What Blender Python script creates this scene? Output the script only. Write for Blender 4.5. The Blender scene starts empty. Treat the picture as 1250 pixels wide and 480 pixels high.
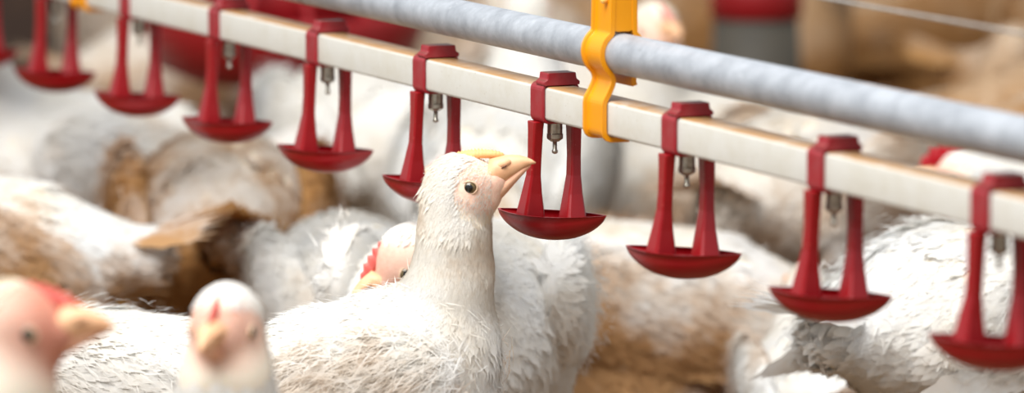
import bpy, math, random
import numpy as np
from mathutils import Matrix, Vector

random.seed(7)
RNG = np.random.default_rng(11)
scene = bpy.context.scene
C = scene.collection

# ------------------------------------------------------------------ camera
FPX, CX, CY = 6620.0, 625.0, 240.0
CAM_H = 0.74
PITCH = math.atan2(829.0, FPX)
cam_d = bpy.data.cameras.new('camera')
cam_d.sensor_width = 36.0
cam_d.lens = FPX / 1250.0 * 36.0
cam_d.clip_start = 0.05
cam_d.clip_end = 100
cam_d.dof.use_dof = True
cam_d.dof.focus_distance = 3.56
cam_d.dof.aperture_fstop = 5.4
cam = bpy.data.objects.new('camera', cam_d)
C.objects.link(cam)
cam.location = (0, 0, CAM_H)
cam.rotation_euler = (math.pi / 2 - PITCH, 0, 0)
scene.camera = cam

# ------------------------------------------------------------------ light
world = bpy.data.worlds.new('world')
scene.world = world
world.use_nodes = True
bg = world.node_tree.nodes['Background']
bg.inputs[0].default_value = (0.93, 0.97, 1.0, 1)
bg.inputs[1].default_value = 0.56


def area_light(name, loc, size, power, col, target):
    d = bpy.data.lights.new(name, 'AREA')
    d.shape = 'RECTANGLE'
    d.size, d.size_y = size
    d.energy = power
    d.color = col
    o = bpy.data.objects.new(name, d)
    C.objects.link(o)
    o.location = loc
    o.rotation_euler = (Vector(target) - Vector(loc)).to_track_quat('-Z', 'Y').to_euler()
    return o


area_light('barn_roof_light', (-1.0, 2.3, 3.2), (3.0, 2.2), 215, (1.0, 0.985, 0.965), (0.0, 4.2, 0.2))

vs = scene.view_settings
vs.view_transform = 'Standard'
vs.look = 'None'
vs.gamma = 1.0
vs.use_curve_mapping = False
vs.exposure = 0.24

# ------------------------------------------------------------------ helpers
CAMP = np.array([0, 0, CAM_H])
FWD = np.array([0, math.cos(PITCH), -math.sin(PITCH)])
UPV = np.array([0, math.sin(PITCH), math.cos(PITCH)])
RGT = np.array([1.0, 0, 0])


def ray(px, py):
    return FWD + RGT * ((px - CX) / FPX) - UPV * ((py - CY) / FPX)


def pix(px, py, depth):
    return CAMP + ray(px, py) * depth


def ground_x(px, dist):
    return (px - CX) / FPX * dist


def srgb(r, g, b):
    def f(c):
        c /= 255.0
        return c / 12.92 if c <= 0.04045 else ((c + 0.055) / 1.055) ** 2.4
    return (f(r), f(g), f(b), 1.0)


def mesh_np(name, verts, faces, mats=(), fmat=None, smooth=True, attrs=None, vnorm=None):
    """verts (n,3); faces list of arrays, each (m,3) or (m,4)"""
    me = bpy.data.meshes.new(name)
    verts = np.asarray(verts, dtype=np.float32)
    if not isinstance(faces, list):
        faces = [faces]
    faces = [np.asarray(f, dtype=np.int32) for f in faces if len(f)]
    nl = sum(f.size for f in faces)
    nf = sum(len(f) for f in faces)
    me.vertices.add(len(verts))
    me.vertices.foreach_set('co', verts.ravel())
    me.loops.add(nl)
    me.loops.foreach_set('vertex_index', np.concatenate([f.ravel() for f in faces]))
    me.polygons.add(nf)
    sizes = np.concatenate([np.full(len(f), f.shape[1], dtype=np.int32) for f in faces])
    starts = np.concatenate([[0], np.cumsum(sizes)[:-1]]).astype(np.int32)
    me.polygons.foreach_set('loop_start', starts)
    me.polygons.foreach_set('loop_total', sizes)
    for m in mats:
        me.materials.append(m)
    if fmat is not None:
        me.polygons.foreach_set('material_index', np.asarray(fmat, dtype=np.int32))
    me.polygons.foreach_set('use_smooth', np.full(nf, smooth, dtype=bool))
    if attrs:
        for k, v in attrs.items():
            a = me.attributes.new(k, 'FLOAT', 'POINT')
            a.data.foreach_set('value', np.asarray(v, dtype=np.float32))
    me.update(calc_edges=True)
    me.validate()
    if vnorm is not None:
        me.normals_split_custom_set_from_vertices(np.asarray(vnorm, dtype=np.float32).tolist())
    return me


def obj(name, me, parent=None, loc=None):
    o = bpy.data.objects.new(name, me)
    C.objects.link(o)
    if parent is not None:
        o.parent = parent
    if loc is not None:
        o.location = loc
    return o


def tag(o, label, cat, group=None, kind=None):
    o['label'] = label
    o['category'] = cat
    if group:
        o['group'] = group
    if kind:
        o['kind'] = kind
    return o


def empty(name, loc=(0, 0, 0), rz=0.0):
    o = bpy.data.objects.new(name, None)
    o.empty_display_size = 0.05
    C.objects.link(o)
    o.location = loc
    o.rotation_euler = (0, 0, rz)
    return o


def loft(rings, cap=True, close=True):
    """rings (k,n,3) -> verts, [quads, tris]"""
    rings = np.asarray(rings, float)
    k, n, _ = rings.shape
    v = rings.reshape(-1, 3)
    idx = np.arange(k * n).reshape(k, n)
    a = idx[:-1]
    b = idx[1:]
    if close:
        q = np.stack([a, np.roll(a, -1, 1), np.roll(b, -1, 1), b], -1).reshape(-1, 4)
    else:
        q = np.stack([a[:, :-1], a[:, 1:], b[:, 1:], b[:, :-1]], -1).reshape(-1, 4)
    tris = np.zeros((0, 3), int)
    if cap:
        c0 = rings[0].mean(0)
        c1 = rings[-1].mean(0)
        i0 = len(v)
        v = np.vstack([v, c0, c1])
        t0 = np.stack([np.full(n, i0), np.roll(idx[0], -1), idx[0]], -1)
        t1 = np.stack([np.full(n, i0 + 1), idx[-1], np.roll(idx[-1], -1)], -1)
        tris = np.vstack([t0, t1])
    return v, [q, tris]


def join(parts):
    """list of (verts,[faces...]) -> verts, faces"""
    vs_, fs = [], []
    off = 0
    for v, f in parts:
        vs_.append(v)
        for ff in f:
            if len(ff):
                fs.append(np.asarray(ff) + off)
        off += len(v)
    return np.vstack(vs_), fs


def bevel(o, w, seg=2, angle=0.6):
    m = o.modifiers.new('bevel', 'BEVEL')
    m.width = w
    m.segments = seg
    m.limit_method = 'ANGLE'
    m.angle_limit = angle
    return o


# ------------------------------------------------------------------ materials
def new_mat(name):
    m = bpy.data.materials.new(name)
    m.use_nodes = True
    nt = m.node_tree
    b = nt.nodes['Principled BSDF']
    return m, nt, b


def N(nt, t, **kw):
    n = nt.nodes.new(t)
    for k, v in kw.items():
        if k.startswith('i_'):
            n.inputs[k[2:].replace('_', ' ')].default_value = v
        else:
            setattr(n, k, v)
    return n


def L(nt, a, b):
    nt.links.new(a, b)


def noise(nt, scale, detail=4, rough=0.6, coord='Object', vec=None):
    tc = N(nt, 'ShaderNodeTexCoord')
    n = N(nt, 'ShaderNodeTexNoise')
    n.inputs['Scale'].default_value = scale
    n.inputs['Detail'].default_value = detail
    n.inputs['Roughness'].default_value = rough
    L(nt, vec if vec is not None else tc.outputs[coord], n.inputs['Vector'])
    return n.outputs['Fac']


def ramp(nt, fac, p0, p1, c0=(0, 0, 0, 1), c1=(1, 1, 1, 1)):
    r = N(nt, 'ShaderNodeValToRGB')
    r.color_ramp.elements[0].position = p0
    r.color_ramp.elements[1].position = p1
    r.color_ramp.elements[0].color = c0
    r.color_ramp.elements[1].color = c1
    L(nt, fac, r.inputs[0])
    return r.outputs[0]


def mixc(nt, fac, a, b):
    m = N(nt, 'ShaderNodeMix', data_type='RGBA')
    for sock, val in ((m.inputs[0], fac), (m.inputs[6], a), (m.inputs[7], b)):
        if hasattr(val, 'is_output'):
            L(nt, val, sock)
        else:
            sock.default_value = val
    return m.outputs[2]


def math_n(nt, op, a, b=0.0, clamp=False):
    m = N(nt, 'ShaderNodeMath', operation=op, use_clamp=clamp)
    for sock, val in ((m.inputs[0], a), (m.inputs[1], b)):
        if hasattr(val, 'is_output'):
            L(nt, val, sock)
        else:
            sock.default_value = val
    return m.outputs[0]


def bump(nt, b, h, strength, dist=0.001):
    n = N(nt, 'ShaderNodeBump')
    n.inputs['Strength'].default_value = strength
    n.inputs['Distance'].default_value = dist
    L(nt, h, n.inputs['Height'])
    L(nt, n.outputs[0], b.inputs['Normal'])


def plastic(name, col, rough, dust_col, dust_amt, nscale=60, top_dust=None, spots=None):
    m, nt, b = new_mat(name)
    f = ramp(nt, noise(nt, nscale, 6, 0.7), 0.42, 0.78)
    c = mixc(nt, math_n(nt, 'MULTIPLY', f, dust_amt), col, dust_col)
    if spots:
        s = ramp(nt, noise(nt, 420, 2, 0.5), 0.70, 0.78)
        c = mixc(nt, math_n(nt, 'MULTIPLY', s, 0.6), c, spots)
    if top_dust:
        g = N(nt, 'ShaderNodeNewGeometry')
        sx = N(nt, 'ShaderNodeSeparateXYZ')
        L(nt, g.outputs['Normal'], sx.inputs[0])
        t = ramp(nt, sx.outputs[2], 0.55, 0.9)
        nf = ramp(nt, noise(nt, 40, 5, 0.7), 0.15, 0.5)
        c = mixc(nt, math_n(nt, 'MULTIPLY', t, nf), c, top_dust)
    L(nt, c, b.inputs['Base Color'])
    b.inputs['Roughness'].default_value = rough
    bump(nt, b, noise(nt, 300, 3, 0.6), 0.12, 0.0006)
    return m


M_RED = plastic('red_plastic', srgb(142, 0, 12), 0.33, srgb(126, 34, 38), 0.22, 90, None, srgb(205, 110, 100))
M_REDCLIP = plastic('dusty_red_plastic', srgb(146, 22, 34), 0.42, srgb(150, 84, 86), 0.5, 70, srgb(112, 56, 48))
M_PIPE = plastic('white_pipe_plastic', srgb(206, 205, 198), 0.42, srgb(190, 184, 166), 0.6, 45, srgb(176, 134, 86), srgb(150, 130, 100))
M_YEL = plastic('yellow_plastic', srgb(232, 150, 0), 0.36, srgb(220, 146, 20), 0.4, 60)
M_YELP = plastic('pale_yellow_plastic', srgb(246, 205, 110), 0.4, srgb(240, 190, 80), 0.3)
M_FEEDRED = plastic('feeder_red', srgb(136, 2, 12), 0.5, srgb(120, 30, 30), 0.3, 20)
M_FEEDGREY = plastic('feeder_grey', srgb(66, 62, 54), 0.7, srgb(90, 80, 62), 0.5, 12)

m, nt, b = new_mat('galvanised_steel')
f1 = ramp(nt, noise(nt, 55, 6, 0.65), 0.3, 0.75, srgb(138, 143, 150), srgb(182, 187, 194))
f2 = ramp(nt, noise(nt, 230, 4, 0.7), 0.64, 0.72)
c = mixc(nt, math_n(nt, 'MULTIPLY', f2, 0.5), f1, srgb(220, 222, 225))
f3 = ramp(nt, noise(nt, 140, 3, 0.6), 0.72, 0.80)
c = mixc(nt, math_n(nt, 'MULTIPLY', f3, 0.5), c, srgb(95, 85, 70))
L(nt, c, b.inputs['Base Color'])
b.inputs['Metallic'].default_value = 0.22
b.inputs['Roughness'].default_value = 0.48
bump(nt, b, noise(nt, 260, 5, 0.7), 0.12, 0.0005)
M_GALV = m

m, nt, b = new_mat('nipple_steel')
c = ramp(nt, noise(nt, 200, 3), 0.3, 0.7, srgb(150, 146, 134), srgb(200, 196, 184))
L(nt, c, b.inputs['Base Color'])
b.inputs['Metallic'].default_value = 0.9
b.inputs['Roughness'].default_value = 0.32
M_STEEL = m

m, nt, b = new_mat('wire_steel')
c = ramp(nt, noise(nt, 90, 3), 0.3, 0.7, srgb(140, 136, 130), srgb(176, 172, 166))
L(nt, c, b.inputs['Base Color'])
b.inputs['Metallic'].default_value = 0.3
b.inputs['Roughness'].default_value = 0.5
M_WIRE = m

m, nt, b = new_mat('litter')
c1 = ramp(nt, noise(nt, 9, 6, 0.7), 0.3, 0.75, srgb(112, 78, 46), srgb(178, 140, 96))
c2 = ramp(nt, noise(nt, 120, 4, 0.7), 0.35, 0.7, srgb(92, 64, 40), srgb(190, 156, 112))
c = mixc(nt, 0.45, c1, c2)
L(nt, c, b.inputs['Base Color'])
b.inputs['Roughness'].default_value = 0.95
bump(nt, b, noise(nt, 140, 6, 0.75), 0.9, 0.01)
M_LITTER = m

m, nt, b = new_mat('wood_shavings')
c = ramp(nt, noise(nt, 18, 4, 0.7), 0.3, 0.7, srgb(140, 100, 60), srgb(205, 172, 128))
L(nt, c, b.inputs['Base Color'])
b.inputs['Roughness'].default_value = 0.9
M_CHIP = m

m, nt, b = new_mat('dark_timber')
c = ramp(nt, noise(nt, 20, 5, 0.7), 0.3, 0.75, srgb(34, 22, 16), srgb(62, 42, 28))
L(nt, c, b.inputs['Base Color'])
b.inputs['Roughness'].default_value = 0.85
bump(nt, b, noise(nt, 40, 4), 0.4, 0.004)
M_TIMBER = m


def feather_mat(name, white, cream, dirty_col, neck=False):
    """object colour: R = amount of litter staining, G = creaminess"""
    m, nt, b = new_mat(name)
    oi = N(nt, 'ShaderNodeObjectInfo')
    sc = N(nt, 'ShaderNodeSeparateColor')
    L(nt, oi.outputs['Color'], sc.inputs[0])
    at = N(nt, 'ShaderNodeAttribute', attribute_name='stain')
    tc = N(nt, 'ShaderNodeTexCoord')
    add = N(nt, 'ShaderNodeVectorMath', operation='ADD')
    rv = math_n(nt, 'MULTIPLY', oi.outputs['Random'], 37.0)
    L(nt, tc.outputs['Object'], add.inputs[0])
    L(nt, rv, add.inputs[1])
    big = noise(nt, 11, 4, 0.6, vec=add.outputs[0])
    fine = noise(nt, 170, 3, 0.6, vec=add.outputs[0])
    base = mixc(nt, math_n(nt, 'MULTIPLY', sc.outputs[1], ramp(nt, big, 0.35, 0.7)), white, cream)
    base = mixc(nt, math_n(nt, 'MULTIPLY', ramp(nt, fine, 0.5, 0.85), 0.2), base, cream)
    base = mixc(nt, sc.outputs[2], base, srgb(200, 162, 114))
    # staining: patches where the bird lay in the litter
    s = math_n(nt, 'ADD', big, math_n(nt, 'MULTIPLY', at.outputs['Fac'], 0.30))
    s = math_n(nt, 'ADD', s, math_n(nt, 'MULTIPLY', sc.outputs[0], 0.30))
    s = math_n(nt, 'ADD', s, math_n(nt, 'MULTIPLY', fine, 0.12))
    st = ramp(nt, s, 0.66, 0.90)
    stn = math_n(nt, 'MULTIPLY', st, math_n(nt, 'MULTIPLY', sc.outputs[0], 1.25, True))
    col = mixc(nt, stn, base, dirty_col)
    L(nt, col, b.inputs['Base Color'])
    b.inputs['Roughness'].default_value = 0.75
    b.inputs['Specular IOR Level'].default_value = 0.15
    tr = N(nt, 'ShaderNodeBsdfTranslucent')
    L(nt, col, tr.inputs[0])
    mx = N(nt, 'ShaderNodeMixShader')
    mx.inputs[0].default_value = 0.38
    L(nt, b.outputs[0], mx.inputs[1])
    L(nt, tr.outputs[0], mx.inputs[2])
    L(nt, mx.outputs[0], nt.nodes['Material Output'].inputs[0])
    return m


M_FEATHER = feather_mat('white_feathers', srgb(240, 240, 239), srgb(236, 222, 194), srgb(188, 142, 90))

m, nt, b = new_mat('hen_skin_and_down')
ats = N(nt, 'ShaderNodeAttribute', attribute_name='skin')
atl = N(nt, 'ShaderNodeAttribute', attribute_name='shank')
sk = ramp(nt, noise(nt, 90, 4, 0.6), 0.3, 0.7, srgb(232, 190, 168), srgb(244, 216, 196))
sk = mixc(nt, math_n(nt, 'MULTIPLY', ramp(nt, noise(nt, 260, 3), 0.45, 0.7), 0.35), sk, srgb(222, 150, 132))
oi = N(nt, 'ShaderNodeObjectInfo')
sk = mixc(nt, oi.outputs['Alpha'], srgb(196, 122, 100), sk)
c = mixc(nt, ats.outputs['Fac'], srgb(240, 230, 212), sk)
c = mixc(nt, atl.outputs['Fac'], c, srgb(224, 180, 92))
L(nt, c, b.inputs['Base Color'])
b.inputs['Roughness'].default_value = 0.65
b.inputs['Specular IOR Level'].default_value = 0.25
b.inputs['Subsurface Weight'].default_value = 0.1
b.inputs['Subsurface Radius'].default_value = (0.004, 0.002, 0.001)
bump(nt, b, noise(nt, 520, 3, 0.6), 0.35, 0.0008)
M_BODY = m


def simple(name, c0, c1, scale, rough, spec=0.4, sss=0.0):
    m, nt, b = new_mat(name)
    c = ramp(nt, noise(nt, scale, 4, 0.6), 0.3, 0.7, c0, c1)
    L(nt, c, b.inputs['Base Color'])
    b.inputs['Roughness'].default_value = rough
    b.inputs['Specular IOR Level'].default_value = spec
    if sss:
        b.inputs['Subsurface Weight'].default_value = sss
        b.inputs['Subsurface Radius'].default_value = (0.004, 0.0015, 0.001)
    bump(nt, b, noise(nt, scale * 3, 3, 0.6), 0.15, 0.0006)
    return m


M_BEAK = simple('beak_horn', srgb(220, 166, 124), srgb(234, 188, 148), 90, 0.42)
M_BEAKP = simple('beak_underside', srgb(232, 170, 138), srgb(242, 198, 166), 90, 0.45)
M_COMBY = simple('pale_comb', srgb(232, 168, 104), srgb(242, 190, 128), 140, 0.5, 0.3, 0.15)
M_COMBR = simple('red_comb', srgb(206, 84, 78), srgb(226, 122, 110), 140, 0.5, 0.3, 0.15)
M_COMBD = simple('deep_red_comb', srgb(146, 2, 16), srgb(164, 10, 26), 140, 0.45, 0.3)
M_IRIS = simple('iris', srgb(84, 72, 48), srgb(116, 100, 70), 400, 0.12, 0.6)
M_PUPIL = simple('pupil', srgb(8, 8, 8), srgb(14, 13, 12), 400, 0.06, 0.8)
M_LID = simple('eyelid_skin', srgb(206, 172, 142), srgb(222, 190, 162), 300, 0.6)
M_NOSTRIL = simple('nostril_skin', srgb(222, 168, 126), srgb(234, 186, 146), 300, 0.6)
M_DARK = simple('nostril_hole', srgb(90, 56, 40), srgb(110, 70, 52), 300, 0.7)


# ------------------------------------------------------------------ signed-distance modelling of birds
def rot_y(a):  # pitch: nose up for positive a (x forward, z up)
    c, s = math.cos(a), math.sin(a)
    return np.array([[c, 0, -s], [0, 1, 0], [s, 0, c]])


def rot_z(a):
    c, s = math.cos(a), math.sin(a)
    return np.array([[c, -s, 0], [s, c, 0], [0, 0, 1]])


def rot_x(a):
    c, s = math.cos(a), math.sin(a)
    return np.array([[1, 0, 0], [0, c, -s], [0, s, c]])


class Prim:
    def __init__(s, kind, k, flow, zone, **kw):
        s.kind, s.k, s.zone = kind, k, zone
        fl = np.asarray(flow, float)
        s.flow = fl / (np.linalg.norm(fl) + 1e-9)
        s.__dict__.update(kw)

    def d(s, P):
        if s.kind == 'ell':
            q = (P - s.c) @ s.R
            k0 = np.sqrt(((q / s.r) ** 2).sum(-1)) + 1e-9
            k1 = np.sqrt(((q / (s.r ** 2)) ** 2).sum(-1)) + 1e-9
            return k0 * (k0 - 1) / k1
        ba = s.b - s.a
        h = np.clip(((P - s.a) @ ba) / (ba @ ba), 0, 1)
        return np.linalg.norm(P - s.a - h[..., None] * ba, axis=-1) - (s.ra + (s.rb - s.ra) * h)


def ELL(c, r, flow, zone, pitch=0.0, k=0.02, R=None):
    return Prim('ell', k, flow, zone, c=np.asarray(c, float), r=np.asarray(r, float),
                R=(rot_y(pitch) if R is None else R))


def CONE(a, b, ra, rb, zone, k=0.015, flow=None):
    a = np.asarray(a, float)
    b = np.asarray(b, float)
    return Prim('cone', k, (b - a) if flow is None else flow, zone, a=a, b=b, ra=ra, rb=rb)


def sdf(prims, P):
    out = None
    for p in prims:
        d = p.d(P)
        if out is None:
            out = d
        else:
            h = np.clip(0.5 + 0.5 * (out - d) / p.k, 0, 1)
            out = out * (1 - h) + d * h - p.k * h * (1 - h)
    return out


def grad(prims, P, e=4e-4):
    g = np.empty_like(P)
    for i in range(3):
        o = np.zeros(3)
        o[i] = e
        g[:, i] = sdf(prims, P + o) - sdf(prims, P - o)
    return g / (np.linalg.norm(g, axis=1, keepdims=True) + 1e-12)


def surface_nets(prims, lo, hi, h):
    ax = [np.arange(lo[i], hi[i] + h, h) for i in range(3)]
    G = np.stack(np.meshgrid(*ax, indexing='ij'), -1).astype(np.float64)
    F = sdf(prims, G)
    S = F < 0
    n = S.shape
    cnt = np.zeros((n[0] - 1, n[1] - 1, n[2] - 1), int)
    for dx in (0, 1):
        for dy in (0, 1):
            for dz in (0, 1):
                cnt += S[dx:n[0] - 1 + dx, dy:n[1] - 1 + dy, dz:n[2] - 1 + dz]
    act = (cnt > 0) & (cnt < 8)
    idx = -np.ones(act.shape, int)
    ii = np.argwhere(act)
    idx[act] = np.arange(len(ii))
    V = np.array(lo) + (ii + 0.5) * h
    quads = []
    for a in range(3):
        b_, c_ = (a + 1) % 3, (a + 2) % 3
        sl0 = [slice(None)] * 3
        sl1 = [slice(None)] * 3
        sl0[a] = slice(0, n[a] - 1)
        sl1[a] = slice(1, n[a])
        s0, s1 = S[tuple(sl0)], S[tuple(sl1)]
        ch = s0 != s1
        e = np.argwhere(ch)
        ok = (e[:, b_] > 0) & (e[:, c_] > 0) & (e[:, b_] < n[b_] - 1) & (e[:, c_] < n[c_] - 1)
        e = e[ok]
        flip = s1[tuple(e.T)]
        cells = []
        for ob, oc in ((-1, -1), (0, -1), (0, 0), (-1, 0)):
            q = e.copy()
            q[:, b_] += ob
            q[:, c_] += oc
            cells.append(idx[tuple(q.T)])
        q = np.stack(cells, -1)
        q[flip] = q[flip][:, ::-1]
        quads.append(q)
    for _ in range(4):
        d = sdf(prims, V)
        V = V - np.clip(d, -h, h)[:, None] * grad(prims, V)
    return V, np.vstack(quads)


def zone_info(prims, P):
    D = np.stack([p.d(P) for p in prims], -1)
    w = np.exp(-(D - D.min(1, keepdims=True)) / 0.008)
    w /= w.sum(1, keepdims=True)
    flow = w @ np.stack([p.flow for p in prims])
    zones = {}
    for z in ('head', 'neck', 'body', 'breast', 'leg'):
        sel = [i for i, p in enumerate(prims) if p.zone == z]
        zones[z] = w[:, sel].sum(1) if sel else np.zeros(len(P))
    return flow, zones


# ---- feathers: every feather is a small vane with a toothed edge, real geometry
def feather_template(nb, tooth=0.22):
    """vane with a rachis row and, on each side, a softly toothed outer edge"""
    verts = [(k / nb, 0.0, 0.0) for k in range(nb + 1)]
    tris = []

    def w(t):
        return 0.5 * (0.35 + 0.65 * math.sin(math.pi * min(1.0, 0.5 * t / 0.45)) ** 0.8) * (1 if t < 0.45 else max(0.0, 1 - ((t - 0.45) / 0.57) ** 1.7))
    for s in (-1, 1):
        prev = None
        for k in range(nb + 1):
            t = k / nb
            tooth_k = 1.0 if k % 2 else 1 - tooth
            o = len(verts)
            verts.append((t + (0.05 if k % 2 else 0.0), s * w(t) * tooth_k, -0.22 * w(t)))
            if prev is not None:
                if s > 0:
                    tris += [(k - 1, k, o), (k - 1, o, prev)]
                else:
                    tris += [(k, k - 1, o), (o, k - 1, prev)]
            prev = o
    return np.array(verts), np.array(tris)


FT_FINE = feather_template(7)
FT_LOW = feather_template(4, 0.1)
FT_HAIR = (np.array([(0, -.5, 0), (0, .5, 0), (.55, -.35, 0), (.55, .35, 0), (1, 0, 0)]), np.array([(0, 2, 1), (1, 2, 3), (2, 4, 3)]))


def feathers(P, Nn, T, Ln, Wd, lift, curl, tmpl, off=0.0):
    tv, tt = tmpl
    B = np.cross(Nn, T)
    n = len(P)
    x, y, z = tv[:, 0], tv[:, 1], tv[:, 2]
    V = (P[:, None, :] + T[:, None, :] * (x[None, :, None] * Ln[:, None, None])
         + B[:, None, :] * (y[None, :, None] * Wd[:, None, None])
         + Nn[:, None, :] * ((lift[:, None] * x[None, :] - curl[:, None] * x[None, :] ** 2) * Ln[:, None]
                             + z[None, :] * Wd[:, None] + off)[:, :, None])
    F = tt[None] + (np.arange(n) * len(tv))[:, None, None]
    return V.reshape(-1, 3), F.reshape(-1, 3)


def sample_surface(V, Q, n, rng, wq=None):
    a, b_, c_, d_ = (V[Q[:, i]] for i in range(4))
    ar = 0.5 * np.linalg.norm(np.cross(c_ - a, d_ - b_), axis=1)
    if wq is not None:
        ar = ar * wq
    cs = np.cumsum(ar)
    i = np.searchsorted(cs, rng.random(n) * cs[-1])
    i = np.clip(i, 0, len(Q) - 1)
    u, v = rng.random((2, n, 1))
    return (a[i] * (1 - u) * (1 - v) + b_[i] * u * (1 - v) + c_[i] * u * v + d_[i] * (1 - u) * v)


def tangent(flow, Nn, rng, jit=0.15):
    f = flow + rng.normal(0, jit, flow.shape)
    t = f - (f * Nn).sum(1, keepdims=True) * Nn
    return t / (np.linalg.norm(t, axis=1, keepdims=True) + 1e-9)


# ---- head in units of U metres; frame x to the beak, z up, origin = centre of the skull
U0 = 0.000536


def head_prims(o, R, U, neckdir):
    def pt(x, y, z):
        return o + R @ (np.array([x, y, z]) * U)
    back = -(R @ np.array([1.0, 0, 0])) * 0.8 + np.asarray(neckdir) * 0.7
    return [
        ELL(pt(0, 0, 0), np.array([43, 31, 41]) * U, back, 'head', R=R, k=0.010),
        CONE(pt(16, 0, 0), pt(42, 0, 8), 28 * U, 17 * U, 'head', 0.008, flow=back),
        CONE(pt(6, 0, -14), pt(33, 0, -13), 27 * U, 15 * U, 'head', 0.008, flow=back),
        CONE(pt(8, 13, -22), pt(26, 9, -24), 13 * U, 9 * U, 'head', 0.008, flow=back),
        CONE(pt(8, -13, -22), pt(26, -9, -24), 13 * U, 9 * U, 'head', 0.008, flow=back),
    ]


def eye_surface(prims, o, R, U, sgn):
    """how far out the skin lies at the eye, in head units"""
    ys = np.linspace(15, 60, 300)
    P_ = o + (np.stack([np.full(300, 15.5), sgn * ys, np.full(300, 2.5)], -1) * U) @ R.T
    return float(ys[np.argmax(sdf(prims, P_) > 0)])


def head_meshes(o, R, U, comb, pref, prims):
    """returns list of (name, mesh, parentname or None)"""
    out = []

    def tr(P):
        return o + (np.asarray(P, float) * U) @ R.T

    def section(r, mm, w, n=20, flat=-1):
        r = np.array(r, float)
        mm = np.array(mm, float)
        c = (r + mm) / 2
        hvec = (r - mm) / 2
        a = np.linspace(0, 2 * math.pi, n, endpoint=False)
        x = c[0] + hvec[0] * np.sin(a)
        z = c[1] + hvec[1] * np.sin(a)
        wid = w * np.where(np.sin(a) > 0, 1 - 0.25 * np.sin(a) ** 2, 1.0)
        side = np.sin(a) * flat > 0
        y = np.where(side, np.sign(np.cos(a)) * np.abs(np.cos(a)) ** 0.45, np.cos(a)) * wid
        return np.stack([x, y, z], -1)
    up = [((36, 36), (35, -10), 18.5), ((46, 38.5), (45, -2), 15.5), ((55, 40), (54, 6), 13), ((64, 40.5), (63, 13), 10.8),
          ((73, 40), (72, 19.5), 8.2), ((81, 38), (80, 25), 5.8), ((88, 35), (87, 28.5), 3.4), ((93, 31.5), (92.5, 30), 0.9)]
    v, f = loft([section(*s) for s in up])
    out.append(('upper_beak', mesh_np(pref + 'upper_beak', tr(v), f, [M_BEAK]), None))
    lo = [((34, -3), (35, -29), 17), ((45, 4), (46, -19), 12.5), ((56, 12), (58, -6), 9.6), ((67, 20), (68.5, 6.5), 7), ((77, 26.5), (78.5, 17.5), 4.6), ((86, 29), (86.5, 26.3), 1.6)]
    v, f = loft([section(*s, flat=1) for s in lo])
    out.append(('lower_beak', mesh_np(pref + 'lower_beak', tr(v), f, [M_BEAKP]), None))
    for s in (-1, 1):
        # nostril flap + hole (one mesh, two materials)
        def blob(c, r, nx=10, ny=6, tilt=0.0):
            rings = []
            for i in range(ny + 1):
                ph = math.pi * i / ny
                a = np.linspace(0, 2 * math.pi, nx, endpoint=False)
                rr = max(1e-3, math.sin(ph))
                px = np.cos(a) * rr * r[0]
                pz = np.sin(a) * rr * r[2]
                py = np.full(nx, math.cos(ph) * r[1])
                ct, st = math.cos(tilt), math.sin(tilt)
                rings.append(np.stack([c[0] + px * ct - pz * st, c[1] + py, c[2] + px * st + pz * ct], -1))
            return loft(rings)
        v1, f1_ = blob((55, s * 10.5, 30), (10, 3.0, 5.0), tilt=0.45)
        v2, f2_ = blob((56, s * 13.6, 27.0), (4.5, 1.0, 1.0), tilt=0.45)
        v, f = join([(v1, f1_), (v2, f2_)])
        n1 = [len(x) for x in f1_]
        n2 = [len(x) for x in f2_]
        fm = np.concatenate([np.zeros(sum(n1), int), np.ones(sum(n2), int)])
        out.append(('nostril', mesh_np(pref + 'nostril', tr(v), f, [M_NOSTRIL, M_DARK], fm), 'upper_beak'))
        EYE_Y = eye_surface(prims, o, R, U, s)
        # eye: sphere, axis sideways, pupil / iris / white by ring
        nx, ny = 24, 16
        rings = []
        for i in range(ny + 1):
            ph = math.pi * i / ny
            a = np.linspace(0, 2 * math.pi, nx, endpoint=False)
            rr = max(2e-3, math.sin(ph)) * 9.0
            rings.append(np.stack([15.5 + np.cos(a) * rr, np.full(nx, s * (EYE_Y - 5.6 + math.cos(ph) * 8.2)), 2.5 + np.sin(a) * rr], -1))
        v, f = loft(rings)
        fm = np.concatenate([np.repeat([1 if (i + 0.5) * 180 / ny < 31 else 0 for i in range(ny)], nx), np.ones(nx, int), np.zeros(nx, int)])
        if s < 0:
            pass
        out.append(('eye', mesh_np(pref + 'eye', tr(v), f, [M_IRIS, M_PUPIL], fm), None))
        rings = []
        for i in range(28):
            a = 2 * math.pi * i / 28
            b_ = np.linspace(0, 2 * math.pi, 8, endpoint=False)
            rad = 9.0 + np.cos(b_) * 1.2
            sq = 0.86
            rings.append(np.stack([15.5 + math.cos(a) * rad * 1.12 - 1.5 * math.sin(a), s * (EYE_Y - 1.6 + np.sin(b_) * 1.7 - 0.5 * abs(math.cos(a))), 2.5 + math.sin(a) * rad * sq + 1.5 * math.cos(a)], -1))
        rings.append(rings[0])
        v, f = loft(rings, cap=False)
        out.append(('eyelid', mesh_np(pref + 'eyelid', tr(v), f, [M_LID]), 'eye'))
    # comb
    if comb == 'pale':
        cm, pts, x0, x1, hh, th = M_COMBY, 14, -4, 54, 8.0, 6.0
    elif comb == 'deep':
        cm, pts, x0, x1, hh, th = M_COMBD, 5, -18, 58, 34, 7.0
    else:
        cm, pts, x0, x1, hh, th = M_COMBR, 6, -12, 56, 15, 5.0
    rings = []
    ns = 44
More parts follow.
